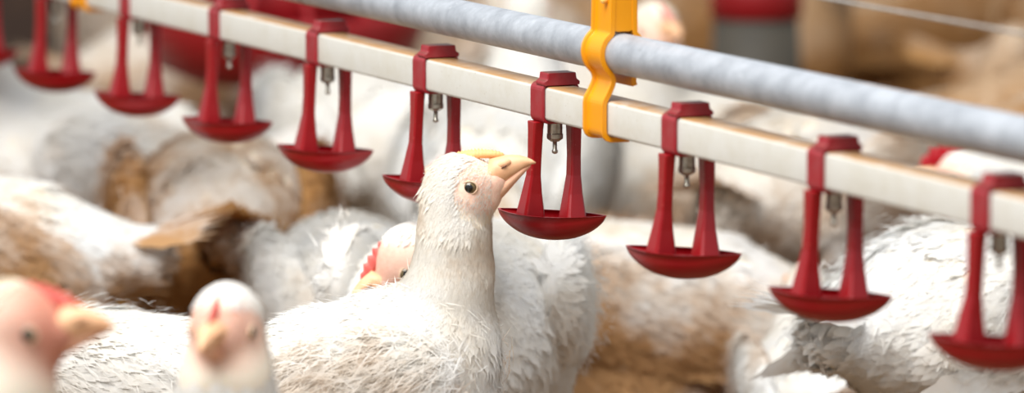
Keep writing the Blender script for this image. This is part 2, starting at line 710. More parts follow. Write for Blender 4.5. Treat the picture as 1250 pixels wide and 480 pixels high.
    for i in range(ns + 1):
        t = i / ns
        x = x0 + (x1 - x0) * t
        zb = 33 + 4 * t if comb != 'pale' else 39.0 + 1.5 * math.sin(t * math.pi * 0.6)
        env = max(0.06, math.sin(math.pi * min(1, 0.08 + t * 0.92)) ** 0.5)
        saw = 0.62 + 0.38 * (1 - abs(2 * ((t * pts) % 1) - 1)) * (1.0 if comb != 'pale' else 0.6 + 0.7 * abs(math.sin(t * 37)))
        h = hh * env * saw
        a = np.linspace(0, 2 * math.pi, 10, endpoint=False)
        tt_ = th * env * np.where(np.sin(a) > 0, 1 - 0.6 * np.sin(a), 1)
        lean = 0.35 if comb != 'pale' else 0.1
        zz = np.where(np.sin(a) > 0, np.sin(a) * h, np.sin(a) * 5)
        rings.append(np.stack([x - lean * np.maximum(zz, 0), np.cos(a) * tt_, zb + zz], -1))
    v, f = loft(rings)
    out.append(('comb', mesh_np(pref + 'comb', tr(v), f, [cm]), None))
    if comb != 'pale':
        ws = 1.0 if comb == 'red' else 1.6
        for s in (-1, 1):
            rings = []
            for i in range(9):
                ph = math.pi * i / 8
                a = np.linspace(0, 2 * math.pi, 10, endpoint=False)
                rr = max(2e-3, math.sin(ph))
                zc = -24 - 13 * ws * (1 - math.cos(ph)) * 0.75
                rings.append(np.stack([37 + np.cos(a) * rr * 7.5 * ws - 3 * (1 - math.cos(ph)), s * (8 + 3 * (1 - math.cos(ph))) + np.sin(a) * rr * 3.4, np.full(10, zc)], -1))
            v, f = loft(rings)
            out.append(('wattle', mesh_np(pref + 'wattle', tr(v), f, [M_COMBR if comb == 'red' else M_COMBD]), None))
    return out


def leg_prims(s, hip, zf=0.0):
    x, y, z = hip
    k = 0.006
    ank = np.array([x + 0.004, s * y, 0.052])
    foot = np.array([x - 0.004, s * y, 0.011])
    ps = [ELL((x - 0.01, s * (y + 0.004), z + 0.035), (0.048, 0.03, 0.052), (-0.3, 0, -1), 'body', 0.3, 0.02),
          CONE((x - 0.004, s * y, z + 0.01), ank, 0.019, 0.0085, 'leg', 0.008),
          CONE(ank, foot, 0.0082, 0.0072, 'leg', k)]
    for ang, ln in ((0, 0.052), (0.5, 0.045), (-0.5, 0.045), (math.pi, 0.022)):
        e = foot + np.array([math.cos(ang) * ln, math.sin(ang) * ln, -0.005])
        ps.append(CONE(foot, e, 0.0066, 0.0048, 'leg', k))
    return ps


def build_hen_meshes(pref, prims, head_o, head_R, U, comb, spec, bbox, voxel, wings, tail, rng, fine=False):
    """all meshes of one bird in its own frame: x forward, z up, ground at z = 0"""
    V, Q = surface_nets(prims, bbox[0], bbox[1], voxel)
    Nn = grad(prims, V)
    flow, zones = zone_info(prims, V)
    hl = ((V - head_o) @ head_R) / U
    dface = np.sqrt(((hl[:, 0] - 30) / 34) ** 2 + ((hl[:, 2] - 2) / 32) ** 2)
    face = np.clip((1.25 * spec.get('bare', 1.0) - dface) / 0.35, 0, 1) * np.clip(zones['head'] * 2 - 0.4, 0, 1)
    shank = np.clip(zones['leg'] * 1.6 - 0.3, 0, 1)
    body = mesh_np(pref + 'body', V, Q, [M_BODY], attrs={'skin': face, 'shank': shank})
    out = [('body', body, None)]
    # ---- plumage
    VV, FF, SS, NN = [], [], [], []
    voff = 0

    def add(P, mask_fn, Lr, Wr, lift, curl, tmpl, jit, off=0.0):
        nonlocal voff
        n_ = grad(prims, P)
        fl, zz = zone_info(prims, P)
        h_ = ((P - head_o) @ head_R) / U
        keep = mask_fn(P, zz, h_, n_)
        zn = zz['neck'] + 0.3 * zz['head']
        P, n_, fl, h_ = P[keep], n_[keep], fl[keep], h_[keep]
        if not len(P):
            return
        t = tangent(fl, n_, rng, jit)
        n = len(P)
        Ln = rng.uniform(*Lr, n)
        Wd = rng.uniform(*Wr, n)
        v, f = feathers(P - n_ * 0.001, n_, t, Ln, Wd, rng.uniform(*lift, n), rng.uniform(*curl, n), tmpl, off)
        nr = np.repeat(n_, len(tmpl[0]), 0)
        xr = np.tile(tmpl[0][:, 0], n)
        for _ in range(2):
            dd = sdf(prims, v)
            v = v + nr * np.clip(0.0004 + 0.0010 * xr - dd, 0, 0.012)[:, None] * (xr > 0.05)[:, None]
        st = stain_fn(P, n_) + spec.get('neck_stain', 0) * zn[keep]
        VV.append(v)
        FF.append(f + voff)
        SS.append(np.repeat(st, len(tmpl[0])))
        nj = n_ + rng.normal(0, 0.06, n_.shape) - t * 0.08
        NN.append(np.repeat(nj / np.linalg.norm(nj, axis=1, keepdims=True), len(tmpl[0]), 0))
        voff += len(v)

    def stain_fn(P, n_):
        z = P[:, 2]
        return np.clip((spec['stain_z'] - z) / 0.09, -0.6, 1.0) + spec.get('stain_side', 0) * np.abs(n_[:, 1])
    tm = FT_FINE if fine else FT_LOW
    fs = 1.0 if fine else 1.2
    bare = spec.get('bare', 1.0)
    k = spec['dens']
    # qz weights
    qc = V[Q].mean(1)
    _, qz = zone_info(prims, qc)
    wb = np.clip(qz['body'] + qz['breast'], 0, 1)
    add(sample_surface(V, Q, int(3200 * k), rng, wb + 1e-6), lambda P, z, h, n: (z['body'] + z['breast'] > rng.random(len(P)) * 0.9) & (z['leg'] < 0.3),
        (0.018, 0.028), (0.008, 0.013), (0.04, 0.12), (0.0, 0.07), tm, 0.16)
    add(sample_surface(V, Q, int(5400 * k), rng, qz['neck'] + 0.35 * qz['breast'] + 1e-6), lambda P, z, h, n: (z['neck'] + z['breast'] > 0.25) & (z['leg'] < 0.3) & (P[:, 2] > spec['neck_z']) & ((z['head'] < 0.45) | fine) & (np.hypot((h[:, 0] - 34) / 36, (h[:, 2] + 4) / 40) > 0.95 * bare),
        (0.010 * fs, 0.019 * fs), (0.0022 * fs, 0.0042 * fs), ((0.02, 0.08) if fine else (0.0, 0.04)), (0.0, 0.06), tm, 0.13)
    if fine:
        add(sample_surface(V, Q, 26000, rng, qz['neck'] + qz['head'] * 0.4 + 1e-6), lambda P, z, h, n: (z['neck'] + z['head'] > 0.5) & ~((h[:, 0] > 0) & (z['head'] > 0.4)),
            (0.006, 0.013), (0.0005, 0.0010), (0.08, 0.30), (0.05, 0.22), FT_HAIR, 0.22)
        add(sample_surface(V, Q, 34000, rng, wb + 1e-6), lambda P, z, h, n: (z['body'] + z['breast'] > 0.3) & (P[:, 2] > 0.12),
            (0.008, 0.020), (0.0005, 0.0010), (0.20, 0.55), (0.1, 0.4), FT_HAIR, 0.4)
    else:
        add(sample_surface(V, Q, 9000, rng, wb + 1e-6), lambda P, z, h, n: (z['leg'] < 0.3) & (z['head'] + z['neck'] < 0.4),
            (0.010, 0.022), (0.0009, 0.0016), (0.15, 0.5), (0.1, 0.4), FT_HAIR, 0.4)
    add(sample_surface(V, Q, int(3000 * k) if not fine else 7000, rng, qz['head'] + 1e-6),
        lambda P, z, h, n: (z['head'] > 0.2) & (rng.random(len(P)) < np.clip(np.sqrt(((h[:, 0] - 34) / 36) ** 2 + ((h[:, 2] + 4) / 40) ** 2) - 0.92 * bare, 0, 1) * 2.2) & (np.hypot(h[:, 0] - 15.5, h[:, 2] - 2.5) > 15) & (h[:, 0] < 46) & ~((np.abs(h[:, 1]) < 9) & (h[:, 0] > -4) & (h[:, 2] > 20)),
        (0.0035, 0.0060), (0.0010, 0.0020), (0.01, 0.06), (0.0, 0.05), tm, 0.12)
    if fine:
        add(sample_surface(V, Q, 7000, rng, qz['head'] + 1e-6), lambda P, z, h, n: (z['head'] > 0.2) & (np.hypot(h[:, 0] - 15.5, h[:, 2] - 2.5) > 12.5) & (h[:, 0] < 42) & ~((np.abs(h[:, 1]) < 6) & (h[:, 0] > -4) & (h[:, 2] > 20)),
            (0.002, 0.0040), (0.0003, 0.0006), (0.05, 0.20), (0.0, 0.1), FT_HAIR, 0.2)
    pl = mesh_np(pref + 'plumage', np.vstack(VV), np.vstack(FF), [M_FEATHER], attrs={'stain': np.concatenate(SS)}, vnorm=np.vstack(NN))
    out.append(('plumage', pl, None))
    # ---- wings: a flat pad hugging the side, covered with coverts and long flight feathers
    for s in (-1, 1):
        c, r, pitch, yawo = wings
        nu, nv = 28, 14
        rings = []
        R = rot_z(s * yawo) @ rot_y(pitch)
        for i in range(nv + 1):
            ph = math.pi * i / nv
            a = np.linspace(0, 2 * math.pi, nu, endpoint=False)
            rr = max(1e-3, math.sin(ph))
            q = np.stack([np.cos(ph) * r[0] * np.ones(nu), np.cos(a) * rr * r[1], np.sin(a) * rr * r[2]], -1)
            # wing tip tapers backwards
            q[:, 2] *= 1 - 0.35 * (1 - (q[:, 0] / r[0] + 1) / 2)
            rings.append(q)
        q = np.concatenate(rings)
        vv = np.array([c[0], s * c[1], c[2]]) + q @ R.T
        v0, f0 = loft(vv.reshape(nv + 1, nu, 3))
        f0 = [x[:, ::-1] for x in f0]
        parts = [(v0, f0)]
        st = [np.full(len(v0), 0.2)]
        q_ = q / (np.array(r) ** 2)
        q_ = np.vstack([q_, [[1, 0, 0], [-1, 0, 0]]])
        nv_ = [(q_ / np.linalg.norm(q_, axis=1, keepdims=True)) @ R.T]
        nn = 2600 if fine else 1300
        ph = np.arccos(rng.uniform(-0.98, 0.98, nn))
        a = rng.uniform(-math.pi / 2, math.pi / 2, nn)
        a = np.where(s > 0, a, a + math.pi)
        rr = np.sin(ph)
        q = np.stack([np.cos(ph) * r[0], np.cos(a) * rr * r[1], np.sin(a) * rr * r[2]], -1)
        q[:, 2] *= 1 - 0.35 * (1 - (q[:, 0] / r[0] + 1) / 2)
        nl = q / (np.array(r) ** 2)
        nl /= np.linalg.norm(nl, axis=1, keepdims=True)
        low = np.clip(-q[:, 2] / r[2], -1, 1)
        Pw = np.array([c[0], s * c[1], c[2]]) + q @ R.T
        nw = nl @ R.T
        fl = np.tile(R @ np.array([-1.0, 0, -0.22]), (nn, 1))
        t = tangent(fl, nw, rng, 0.12)
        Ln = rng.uniform(0.017, 0.026, nn) * (1 + 0.7 * np.clip(low, 0, 1))
        Wd = Ln * rng.uniform(0.36, 0.48, nn)
        v, f = feathers(Pw, nw, t, Ln, Wd, rng.uniform(0.04, 0.16, nn), rng.uniform(0, 0.1, nn), tm)
        parts.append((v, [f]))
        nj = nw + rng.normal(0, 0.06, nw.shape)
        nv_.append(np.repeat(nj / np.linalg.norm(nj, axis=1, keepdims=True), len(tm[0]), 0))
        st.append(np.repeat(0.15 + 0.75 * np.clip(low + 0.1, -0.2, 1), len(tm[0])))
        if True:
            n3 = 12000 if fine else 3000
            ii = rng.integers(0, nn, n3)
            P3 = Pw[ii] + rng.normal(0, 0.006, (n3, 3))
            t3 = tangent(fl[ii], nw[ii], rng, 0.4)
            v, f = feathers(P3, nw[ii], t3, rng.uniform(0.008, 0.020, n3), rng.uniform(0.0005, 0.0010, n3), rng.uniform(0.2, 0.5, n3), rng.uniform(0.1, 0.4, n3), FT_HAIR)
            parts.append((v, [f]))
            nv_.append(np.repeat(nw[ii], len(FT_HAIR[0]), 0))
            st.append(np.repeat(0.15 + 0.75 * np.clip(low[ii] + 0.1, -0.2, 1), len(FT_HAIR[0])))
        # flight feathers along the lower rear edge
        for j in range(9):
            u = j / 8
            q0 = np.array([r[0] * (0.25 - 0.95 * u), s * r[1] * 0.55, -r[2] * (0.55 - 0.25 * u)])
            p0 = np.array([c[0], s * c[1], c[2]]) + R @ q0
            fl1 = R @ np.array([-1.0, -s * 0.05, -0.05 - 0.12 * (1 - u)])
            nn1 = R @ np.array([0, s * 1.0, 0.1])
            nn1 /= np.linalg.norm(nn1)
            t1 = fl1 - (fl1 @ nn1) * nn1
            t1 /= np.linalg.norm(t1)
            v, f = feathers(p0[None], nn1[None], t1[None], np.array([0.075]), np.array([0.017]), np.array([0.03]), np.array([0.02]), FT_FINE, 0.0015)
            parts.append((v, [f]))
            nv_.append(np.tile(nn1, (len(v), 1)))
            st.append(np.full(len(v), 0.55))
        v, f = join(parts)
        out.append(('wing', mesh_np(pref + 'wing', v, f, [M_FEATHER], attrs={'stain': np.concatenate(st)}, vnorm=np.vstack(nv_)), None))
    # ---- tail fan
    tb, td = np.asarray(tail[0], float), np.asarray(tail[1], float)
    td /= np.linalg.norm(td)
    parts = []
    for j in range(11):
        u = (j - 5) / 5
        sd = np.array([0, 1.0, 0])
        t1 = td + sd * u * 0.42 + np.array([0, 0, -0.25 * abs(u)])
        t1 /= np.linalg.norm(t1)
        n1 = np.cross(t1, sd)
        n1 = n1 if n1[2] > 0 else -n1
        n1 = n1 / np.linalg.norm(n1) + sd * u * 0.5
        n1 -= (n1 @ t1) * t1
        n1 /= np.linalg.norm(n1)
        v, f = feathers((tb + sd * u * 0.02)[None], n1[None], t1[None], np.array([0.085 - 0.015 * abs(u)]), np.array([0.021]), np.array([0.0]), np.array([0.08]), FT_FINE, 0.0006 * (j % 3))
        parts.append((v, [f]))
    v, f = join(parts)
    out.append(('tail', mesh_np(pref + 'tail', v, f, [M_FEATHER], attrs={'stain': np.full(len(v), 0.45)}), None))
    out += head_meshes(head_o, head_R, U, comb, pref, prims)
    return out


def instance_hen(meshes, loc, yaw, scale, label, group=None, dirt=0.3, cream=0.5, tint=0.0, skin=1.0):
    root = empty('hen', loc, yaw)
    root.scale = (scale,) * 3
    made = {}
    for name, me, par in meshes:
        p = root if par is None else made[par]
        o = obj(name, me, p)
        o.color = (dirt, cream, tint, skin)
        if name == 'plumage':
            o['kind'] = 'stuff'
        made[name] = o
    tag(root, label, 'hen', group)
    return root


# ------------------------------------------------------------------ setting: the litter floor
n = 120
gx = np.linspace(-12, 12, n)
gy = np.linspace(-3, 24, n)
X, Y = np.meshgrid(gx, gy, indexing='ij')
Z = -0.004 * (np.sin(X * 2.3 + 1) * np.cos(Y * 1.7) + 1) * 0.5
vv = np.stack([X, Y, Z], -1).reshape(-1, 3)
ii = np.arange(n * n).reshape(n, n)
qq = np.stack([ii[:-1, :-1], ii[1:, :-1], ii[1:, 1:], ii[:-1, 1:]], -1).reshape(-1, 4)
fl = obj('floor', mesh_np('floor', vv, qq, [M_LITTER]))
tag(fl, 'brown wood-shaving litter covering the barn floor under the flock', 'floor', kind='structure')

# loose shavings
nc = 9000
Dd = RNG.uniform(2.4, 8.6, nc)
P = np.stack([RNG.uniform(-0.13, 0.13, nc) * Dd, Dd, RNG.uniform(0.000, 0.003, nc)], -1)
Nn = RNG.normal(0, 0.25, (nc, 3)) + np.array([0, 0, 1.0])
Nn /= np.linalg.norm(Nn, axis=1, keepdims=True)
T = tangent(RNG.normal(0, 1, (nc, 3)), Nn, RNG, 0)
chip = (np.array([(0, -.5, 0), (0, .5, 0), (.5, -.5, .12), (.5, .5, .12), (1, -.4, 0), (1, .4, 0)]), np.array([(0, 2, 1), (1, 2, 3), (2, 4, 3), (3, 4, 5)]))
v, f = feathers(P, Nn, T, RNG.uniform(0.008, 0.02, nc), RNG.uniform(0.004, 0.009, nc), np.full(nc, 0.1), np.zeros(nc), chip, 0.001)
ch = obj('wood_shavings', mesh_np('wood_shavings', v, f, [M_CHIP], smooth=False))
ch.parent = fl
ch['kind'] = 'stuff'
ch['label'] = 'loose pale wood shavings'

# ------------------------------------------------------------------ the drinking line
XV, YV, A_X, A_Y, B0 = -2295.0, -589.0, 57300.0, 13850.0, 19.4
SP = 0.20
dirn = RGT * ((XV - CX) / FPX) - UPV * ((YV - CY) / FPX) + FWD      # towards the vanishing point
dirn[2] = 0.0
dirn /= np.linalg.norm(dirn)
DU = -dirn                                # +u: towards the camera end
DV = np.array([-DU[1], DU[0], 0.0])       # +v: to the far side (right in the photo)
STEP = SP * float(dirn @ FWD)
FACE0 = pix(658.5, 125.0, B0 * STEP)
PIPE_HALF = 0.011
ORG = FACE0 + DV * PIPE_HALF              # pipe axis at the cup nearest the beak
RZ = math.atan2(DU[1], DU[0])             # local x = u, local y = v, local z = up


def line_pt(u, v=0.0, w=0.0):
    return ORG + DU * u + DV * v + np.array([0, 0, w])


def rsq(hx, hy, r, n=5):
    pts = []
    for cx_, cy_, a0 in ((hx - r, hy - r, 0), (-hx + r, hy - r, 90), (-hx + r, -hy + r, 180), (hx - r, -hy + r, 270)):
        for k in range(n):
            a = math.radians(a0 + 90 * k / (n - 1))
            pts.append((cx_ + r * math.cos(a), cy_ + r * math.sin(a)))
    return np.array(pts)


def extr_u(poly, us):
    return loft([np.stack([np.full(len(poly), u), poly[:, 0], poly[:, 1]], -1) for u in us])


UMIN, UMAX = -2.9, 1.05
us = np.linspace(UMIN, UMAX, 60)
v, f = extr_u(rsq(PIPE_HALF, PIPE_HALF, 0.0022), us)
o = obj('water_pipe', mesh_np('water_pipe', v, f, [M_PIPE]), loc=ORG)
o.rotation_euler.z = RZ
mod = o.modifiers.new('es', 'EDGE_SPLIT'); mod.split_angle = 0.9
tag(o, 'square white plastic water pipe with tan dust on top carrying the red cups', 'pipe')

WM, RM = 0.0407, 0.0130
a = np.linspace(0, 2 * math.pi, 40, endpoint=False)
mp = empty('support_pipe', ORG, RZ)
v, f = extr_u(np.stack([np.cos(a) * RM, WM + np.sin(a) * RM], -1), us)
obj('tube', mesh_np('tube', v, f, [M_GALV]), mp)
v, f = extr_u(np.stack([np.cos(a) * (RM + 0.0004), WM + np.sin(a) * (RM + 0.0004)], -1), [-0.432, -0.4305])
obj('joint_seam', mesh_np('joint_seam', v, f, [M_FEEDGREY]), mp)
tag(mp, 'round galvanised steel support pipe running above the white water pipe', 'pipe')

a = np.linspace(0, 2 * math.pi, 8, endpoint=False)
v, f = extr_u(np.stack([np.cos(a) * 0.0010, np.sin(a) * 0.0010], -1), us)
o = obj('perch_wire', mesh_np('perch_wire', v, f, [M_WIRE]), loc=line_pt(0, 0, WM + 0.058))
o.rotation_euler.z = RZ
tag(o, 'thin steel wire stretched above the galvanised pipe', 'wire')


# ---- red drip cup (u, v, w), origin on the pipe axis
def box_loft(stations, n=4, ch=0.25):
    """stations: (u, v, w, hu, hv) -> octagonal chamfered column"""
    rings = []
    for (u, v_, w_, hu, hv) in stations:
        c_ = ch * min(hu, hv)
        p = [(hu, -hv + c_), (hu, hv - c_), (hu - c_, hv), (-hu + c_, hv), (-hu, hv - c_), (-hu, -hv + c_), (-hu + c_, -hv), (hu - c_, -hv)]
        rings.append([(u + q[0], v_ + q[1], w_) for q in p])
    return loft(rings)


def cup_mesh():
    HL, HB, DP, TH = 0.0405, 0.0185, 0.0165, 0.0020
    nt_, ns_ = 34, 14
    yaw = math.radians(-30) - (RZ + math.pi / 2)   # long axis turned towards the camera on the right
    W0 = -0.0735

    def surf(inner):
        rows = []
        for i in range(nt_ + 1):
            t = -1 + 2 * i / nt_
            te = t * (0.955 if inner else 1)
            bm_ = HB * max(0.0, 1 - abs(te) ** 1.9) ** 0.85 + 0.0006
            dp = DP * max(0.0, 1 - abs(te) ** 2.2) ** 0.75 + 0.0006
            if inner:
                bm_ = max(0.0003, bm_ - TH)
                dp = max(0.0003, dp - TH)
            row = []
            for j in range(ns_ + 1):
                ss = -1 + 2 * j / ns_
                an = ss * math.pi / 2
                yy = math.sin(an) * bm_
                zz = -math.cos(an) ** 0.8 * dp if abs(ss) < 1 else 0.0
                row.append((te * HL, yy, W0 + zz + 0.0012 * te * te))
            rows.append(row)
        return np.array(rows)
    o_, i_ = surf(False), surf(True)
    v1, f1 = loft(o_, cap=False, close=False)
    v2, f2 = loft(i_, cap=False, close=False)
    f2 = [x[:, ::-1] for x in f2]
    nv = len(v1)
    idx = np.arange(nv).reshape(nt_ + 1, ns_ + 1)
    rim = []
    for j in (0, ns_):
        e = idx[:, j]
        r_ = np.stack([e[:-1], e[1:], e[1:] + nv, e[:-1] + nv], -1)
        rim.append(r_ if j else r_[:, ::-1])
    for i in (0, nt_):
        e = idx[i]
        r_ = np.stack([e[:-1], e[1:], e[1:] + nv, e[:-1] + nv], -1)
        rim.append(r_[:, ::-1] if i else r_)
    v = np.vstack([v1, v2])
    c_, s_ = math.cos(yaw), math.sin(yaw)
    # long axis along +v rotated by yaw about vertical
    x, y = v[:, 0].copy(), v[:, 1].copy()
    out = np.stack([-(s_ * x + c_ * y), c_ * x - s_ * y, v[:, 2]], -1)
    out[:, 1] -= 0.0022
    return out, [f1[0], f2[0] + nv, np.vstack(rim)]


TT = 0.0024
ho = PIPE_HALF + TT
outer = rsq(ho, ho, 0.005, 6)
inner = rsq(PIPE_HALF + 0.0001, PIPE_HALF + 0.0001, 0.0022, 6)
HU = 0.0098
ng = len(outer)
vs_ = []
for u_ in (-HU, HU):
    vs_.append(np.stack([np.full(ng, u_), outer[:, 0], outer[:, 1]], -1))
    vs_.append(np.stack([np.full(ng, u_), inner[:, 0], inner[:, 1]], -1))
sv = np.vstack(vs_)
i0 = np.arange(ng)
i1 = np.roll(i0, -1)
sq = np.vstack([np.stack([i0, i1, i1 + 2 * ng, i0 + 2 * ng], -1), np.stack([i0 + ng, i0 + 3 * ng, i1 + 3 * ng, i1 + ng], -1),
                np.stack([i0, i0 + ng, i1 + ng, i1], -1), np.stack([i0 + 2 * ng, i1 + 2 * ng, i1 + 3 * ng, i0 + 3 * ng], -1)])
ME_STRAP = mesh_np('strap', sv, sq, [M_REDCLIP], smooth=False)
bt = np.array([(-0.0128, 0.0118), (0.0128, 0.0118), (0.0130, 0.0142), (0.0106, 0.0158), (0.0100, 0.0200), (-0.0100, 0.0200), (-0.0106, 0.0158), (-0.0130, 0.0142)])
v, f = extr_u(bt, [-0.002, 0.0115])
ME_BLOCK = mesh_np('clip_block', v, f, [M_REDCLIP], smooth=False)
v, f = box_loft([(-0.003, -0.0122, -0.0125, 0.0065, 0.0036), (-0.003, -0.0124, -0.018, 0.0055, 0.0036), (-0.004, -0.0126, -0.035, 0.0048, 0.0034),
                 (-0.005, -0.0130, -0.048, 0.0050, 0.0036), (-0.0065, -0.0135, -0.060, 0.0064, 0.0052), (-0.008, -0.0140, -0.0755, 0.0085, 0.0078)])
ME_ARML = mesh_np('arm', v, f, [M_RED], smooth=False)
v, f = box_loft([(0.003, 0.0122, -0.0125, 0.0065, 0.0036), (0.003, 0.0122, -0.018, 0.0055, 0.0036), (0.004, 0.0118, -0.035, 0.0048, 0.0034),
                 (0.005, 0.0112, -0.048, 0.0050, 0.0036), (0.0065, 0.0100, -0.060, 0.0062, 0.0050), (0.0095, 0.0085, -0.076, 0.0085, 0.0072)])
ME_ARMR = mesh_np('arm', v, f, [M_RED], smooth=False)
v, f = cup_mesh()
ME_CUP = mesh_np('cup', v, f, [M_RED])


def cyl(prof, n=20):
    a = np.linspace(0, 2 * math.pi, n, endpoint=False)
    return loft([np.stack([np.cos(a) * r, np.sin(a) * r, np.full(n, z)], -1) for r, z in prof])


v, f = cyl([(0.0050, -0.0112), (0.0050, -0.0205), (0.0046, -0.0212)])
ME_NB = mesh_np('nipple_body', v, f, [M_STEEL], smooth=False)
v, f = cyl([(0.0057, -0.0208), (0.0057, -0.0240), (0.0040, -0.0252), (0.0026, -0.0262)], 8)
ME_NC = mesh_np('nipple_collar', v, f, [M_STEEL], smooth=False)
v, f = cyl([(0.0015, -0.0255), (0.0015, -0.0315), (0.0020, -0.0318), (0.0020, -0.0335), (0.0008, -0.0342)], 12)
ME_NP = mesh_np('trigger_pin', v, f, [M_STEEL])

cup_labels = {
    -6: 'red drip cup only its tip showing at the left picture edge',
    -5: 'red drip cup hanging leftmost of those seen whole, beside dark post',
    -4: 'red drip cup hanging second from the left of those seen whole',
    -3: 'red drip cup hanging third from the left of those seen whole',
    -2: 'red drip cup hanging fourth from the left of those seen whole',
    -1: 'red drip cup just behind the raised head of the sharp hen',
    0: 'red drip cup right at the beak tip of the sharp hen',
    1: 'red drip cup first to the right of the yellow hanger',
    2: 'blurred red drip cup second to the right of the yellow hanger',
    3: 'blurred red drip cup cut off at the right picture edge'}
nip_labels = {
    -6: 'steel drinking nipple in the red cup at the left picture edge',
    -5: 'steel drinking nipple between the arms of the leftmost whole red cup',
    -4: 'steel drinking nipple between arms of the second whole red cup from left',
    -3: 'steel drinking nipple between arms of the third whole red cup from left',
    -2: 'steel drinking nipple between arms of the fourth whole red cup from left',
    -1: 'steel drinking nipple above the sharp hen\'s head, left of its beak',
    0: 'steel drinking nipple directly right of and above the sharp hen\'s beak',
    1: 'steel drinking nipple in the first red cup right of the yellow hanger',
    2: 'steel drinking nipple in the second red cup right of the yellow hanger',
    3: 'steel drinking nipple in the red cup at the right picture edge'}
for i in range(-6, 4):
    r = empty('drip_cup', line_pt(i * SP), RZ)
    bevel(obj('clip_block', ME_BLOCK, r), 0.0008, 2)
    bevel(obj('strap', ME_STRAP, r), 0.0007, 2)
    bevel(obj('arm', ME_ARML, r), 0.0006, 2)
    bevel(obj('arm', ME_ARMR, r), 0.0006, 2)
    obj('cup', ME_CUP, r)
    tag(r, cup_labels[i], 'drip cup', 'red drip cups along the water pipe')
    r = empty('drinking_nipple', line_pt(i * SP), RZ)
    bevel(obj('nipple_body', ME_NB, r), 0.0003, 1)
    bevel(obj('nipple_collar', ME_NC, r), 0.0003, 1)
    obj('trigger_pin', ME_NP, r)
    tag(r, nip_labels[i], 'drinker nipple', 'steel nipples under the water pipe')


# ---- yellow hanger clipping both pipes
def strip(path, th, hu, flange):
    """band swept along a (v,w) path, extruded along u, with raised rims on both edges; path's left side is outside"""
    p = np.array(path, float)
    t = np.gradient(p, axis=0)
    t /= np.linalg.norm(t, axis=1, keepdims=True)
    nrm = np.stack([t[:, 1], -t[:, 0]], -1)
    rings = []
    for (q, n_) in zip(p, nrm):
        prof = [(-hu, 0), (-hu, th + flange), (-hu + 0.0025, th + flange), (-hu + 0.0032, th), (hu - 0.0032, th), (hu - 0.0025, th + flange), (hu, th + flange), (hu, 0)]
        rings.append([(a_, q[0] + n_[0] * h_, q[1] + n_[1] * h_) for a_, h_ in prof])
    return loft(rings)


def smooth_path(pts, n=70):
    pts = np.array(pts, float)
    d = np.r_[0, np.cumsum(np.linalg.norm(np.diff(pts, axis=0), axis=1))]
    s = np.linspace(0, d[-1], n)
    q = np.stack([np.interp(s, d, pts[:, i]) for i in range(2)], -1)
    for _ in range(2):
        q[1:-1] = 0.25 * q[:-2] + 0.5 * q[1:-1] + 0.25 * q[2:]
    return q


RG = RM + 0.0003
arc_l = [(RG * math.cos(math.radians(d_)), WM + RG * math.sin(math.radians(d_))) for d_ in range(118, 246, 8)]
left = [(-0.0045, WM + 0.10), (-0.0055, WM + 0.045), (-0.0060, WM + 0.022)] + arc_l + [(-0.0050, WM - 0.0165), (-0.0060, WM - 0.0205), (-0.0098, 0.0128), (-0.0118, 0.0100), (-0.0118, -0.0095), (-0.0105, -0.0118), (0.004, -0.0120)]
pl_ = smooth_path(left, 110)
pr_ = pl_ * np.array([-1, 1])
v, f = strip(pl_, 0.0014, 0.0150, 0.0020)
ME_HL = mesh_np('jaw', v, f, [M_YEL], smooth=False)
v, f = strip(pr_[:80][::-1], 0.0014, 0.0150, 0.0020)
ME_HR = mesh_np('jaw', v, f, [M_YEL], smooth=False)
wv = np.array([(-0.0085, WM + 0.0155), (-0.0062, WM + 0.030), (-0.0050, WM + 0.10), (0.0050, WM + 0.10), (0.0062, WM + 0.030), (0.0085, WM + 0.0155), (0.004, WM + 0.0142), (-0.004, WM + 0.0142)])
v, f = extr_u(wv[::-1], [0.0110, 0.0145])
ME_HW = mesh_np('web', v, f, [M_YEL], smooth=False)
v, f = extr_u(wv[::-1] * np.array([1.0, 1.0]) + np.array([0.006, 0.0]), [0.0085, 0.0105])
v, f = cyl([(0.0016, 0.0), (0.0026, 0.001), (0.0026, 0.0035), (0.0014, 0.0045)], 12)
v = v[:, [1, 2, 0]] * np.array([1, -1, 1])
ME_HK = mesh_np('peg', v, f, [M_YELP])
for u_, lab in ((0.092, 'yellow plastic hanger clip gripping both pipes right of the sharp hen'), (-0.908, 'blurred yellow plastic hanger clip at the top left picture edge')):
    r = empty('pipe_hanger', line_pt(u_), RZ)
    bevel(obj('jaw', ME_HL, r), 0.0005, 2)
    bevel(obj('jaw', ME_HR, r), 0.0005, 2)
    bevel(obj('web', ME_HW, r), 0.0005, 2)
    k_ = obj('peg', ME_HK, r, loc=(0.004, -0.0066, WM + 0.034))
    tag(r, lab, 'pipe clip', 'yellow pipe hangers')

# ------------------------------------------------------------------ feeders and post in the background
# wide red feed pan hanging on its drop tube behind the left half of the pipes
D_ = 5.25
pan = empty('feed_pan', (ground_x(345, D_), D_, 0.0))


def lathe(prof, n=48):
    a = np.linspace(0, 2 * math.pi, n, endpoint=False)
    return loft([np.stack([np.cos(a) * r, np.sin(a) * r, np.full(n, z)], -1) for r, z in prof], cap=False)


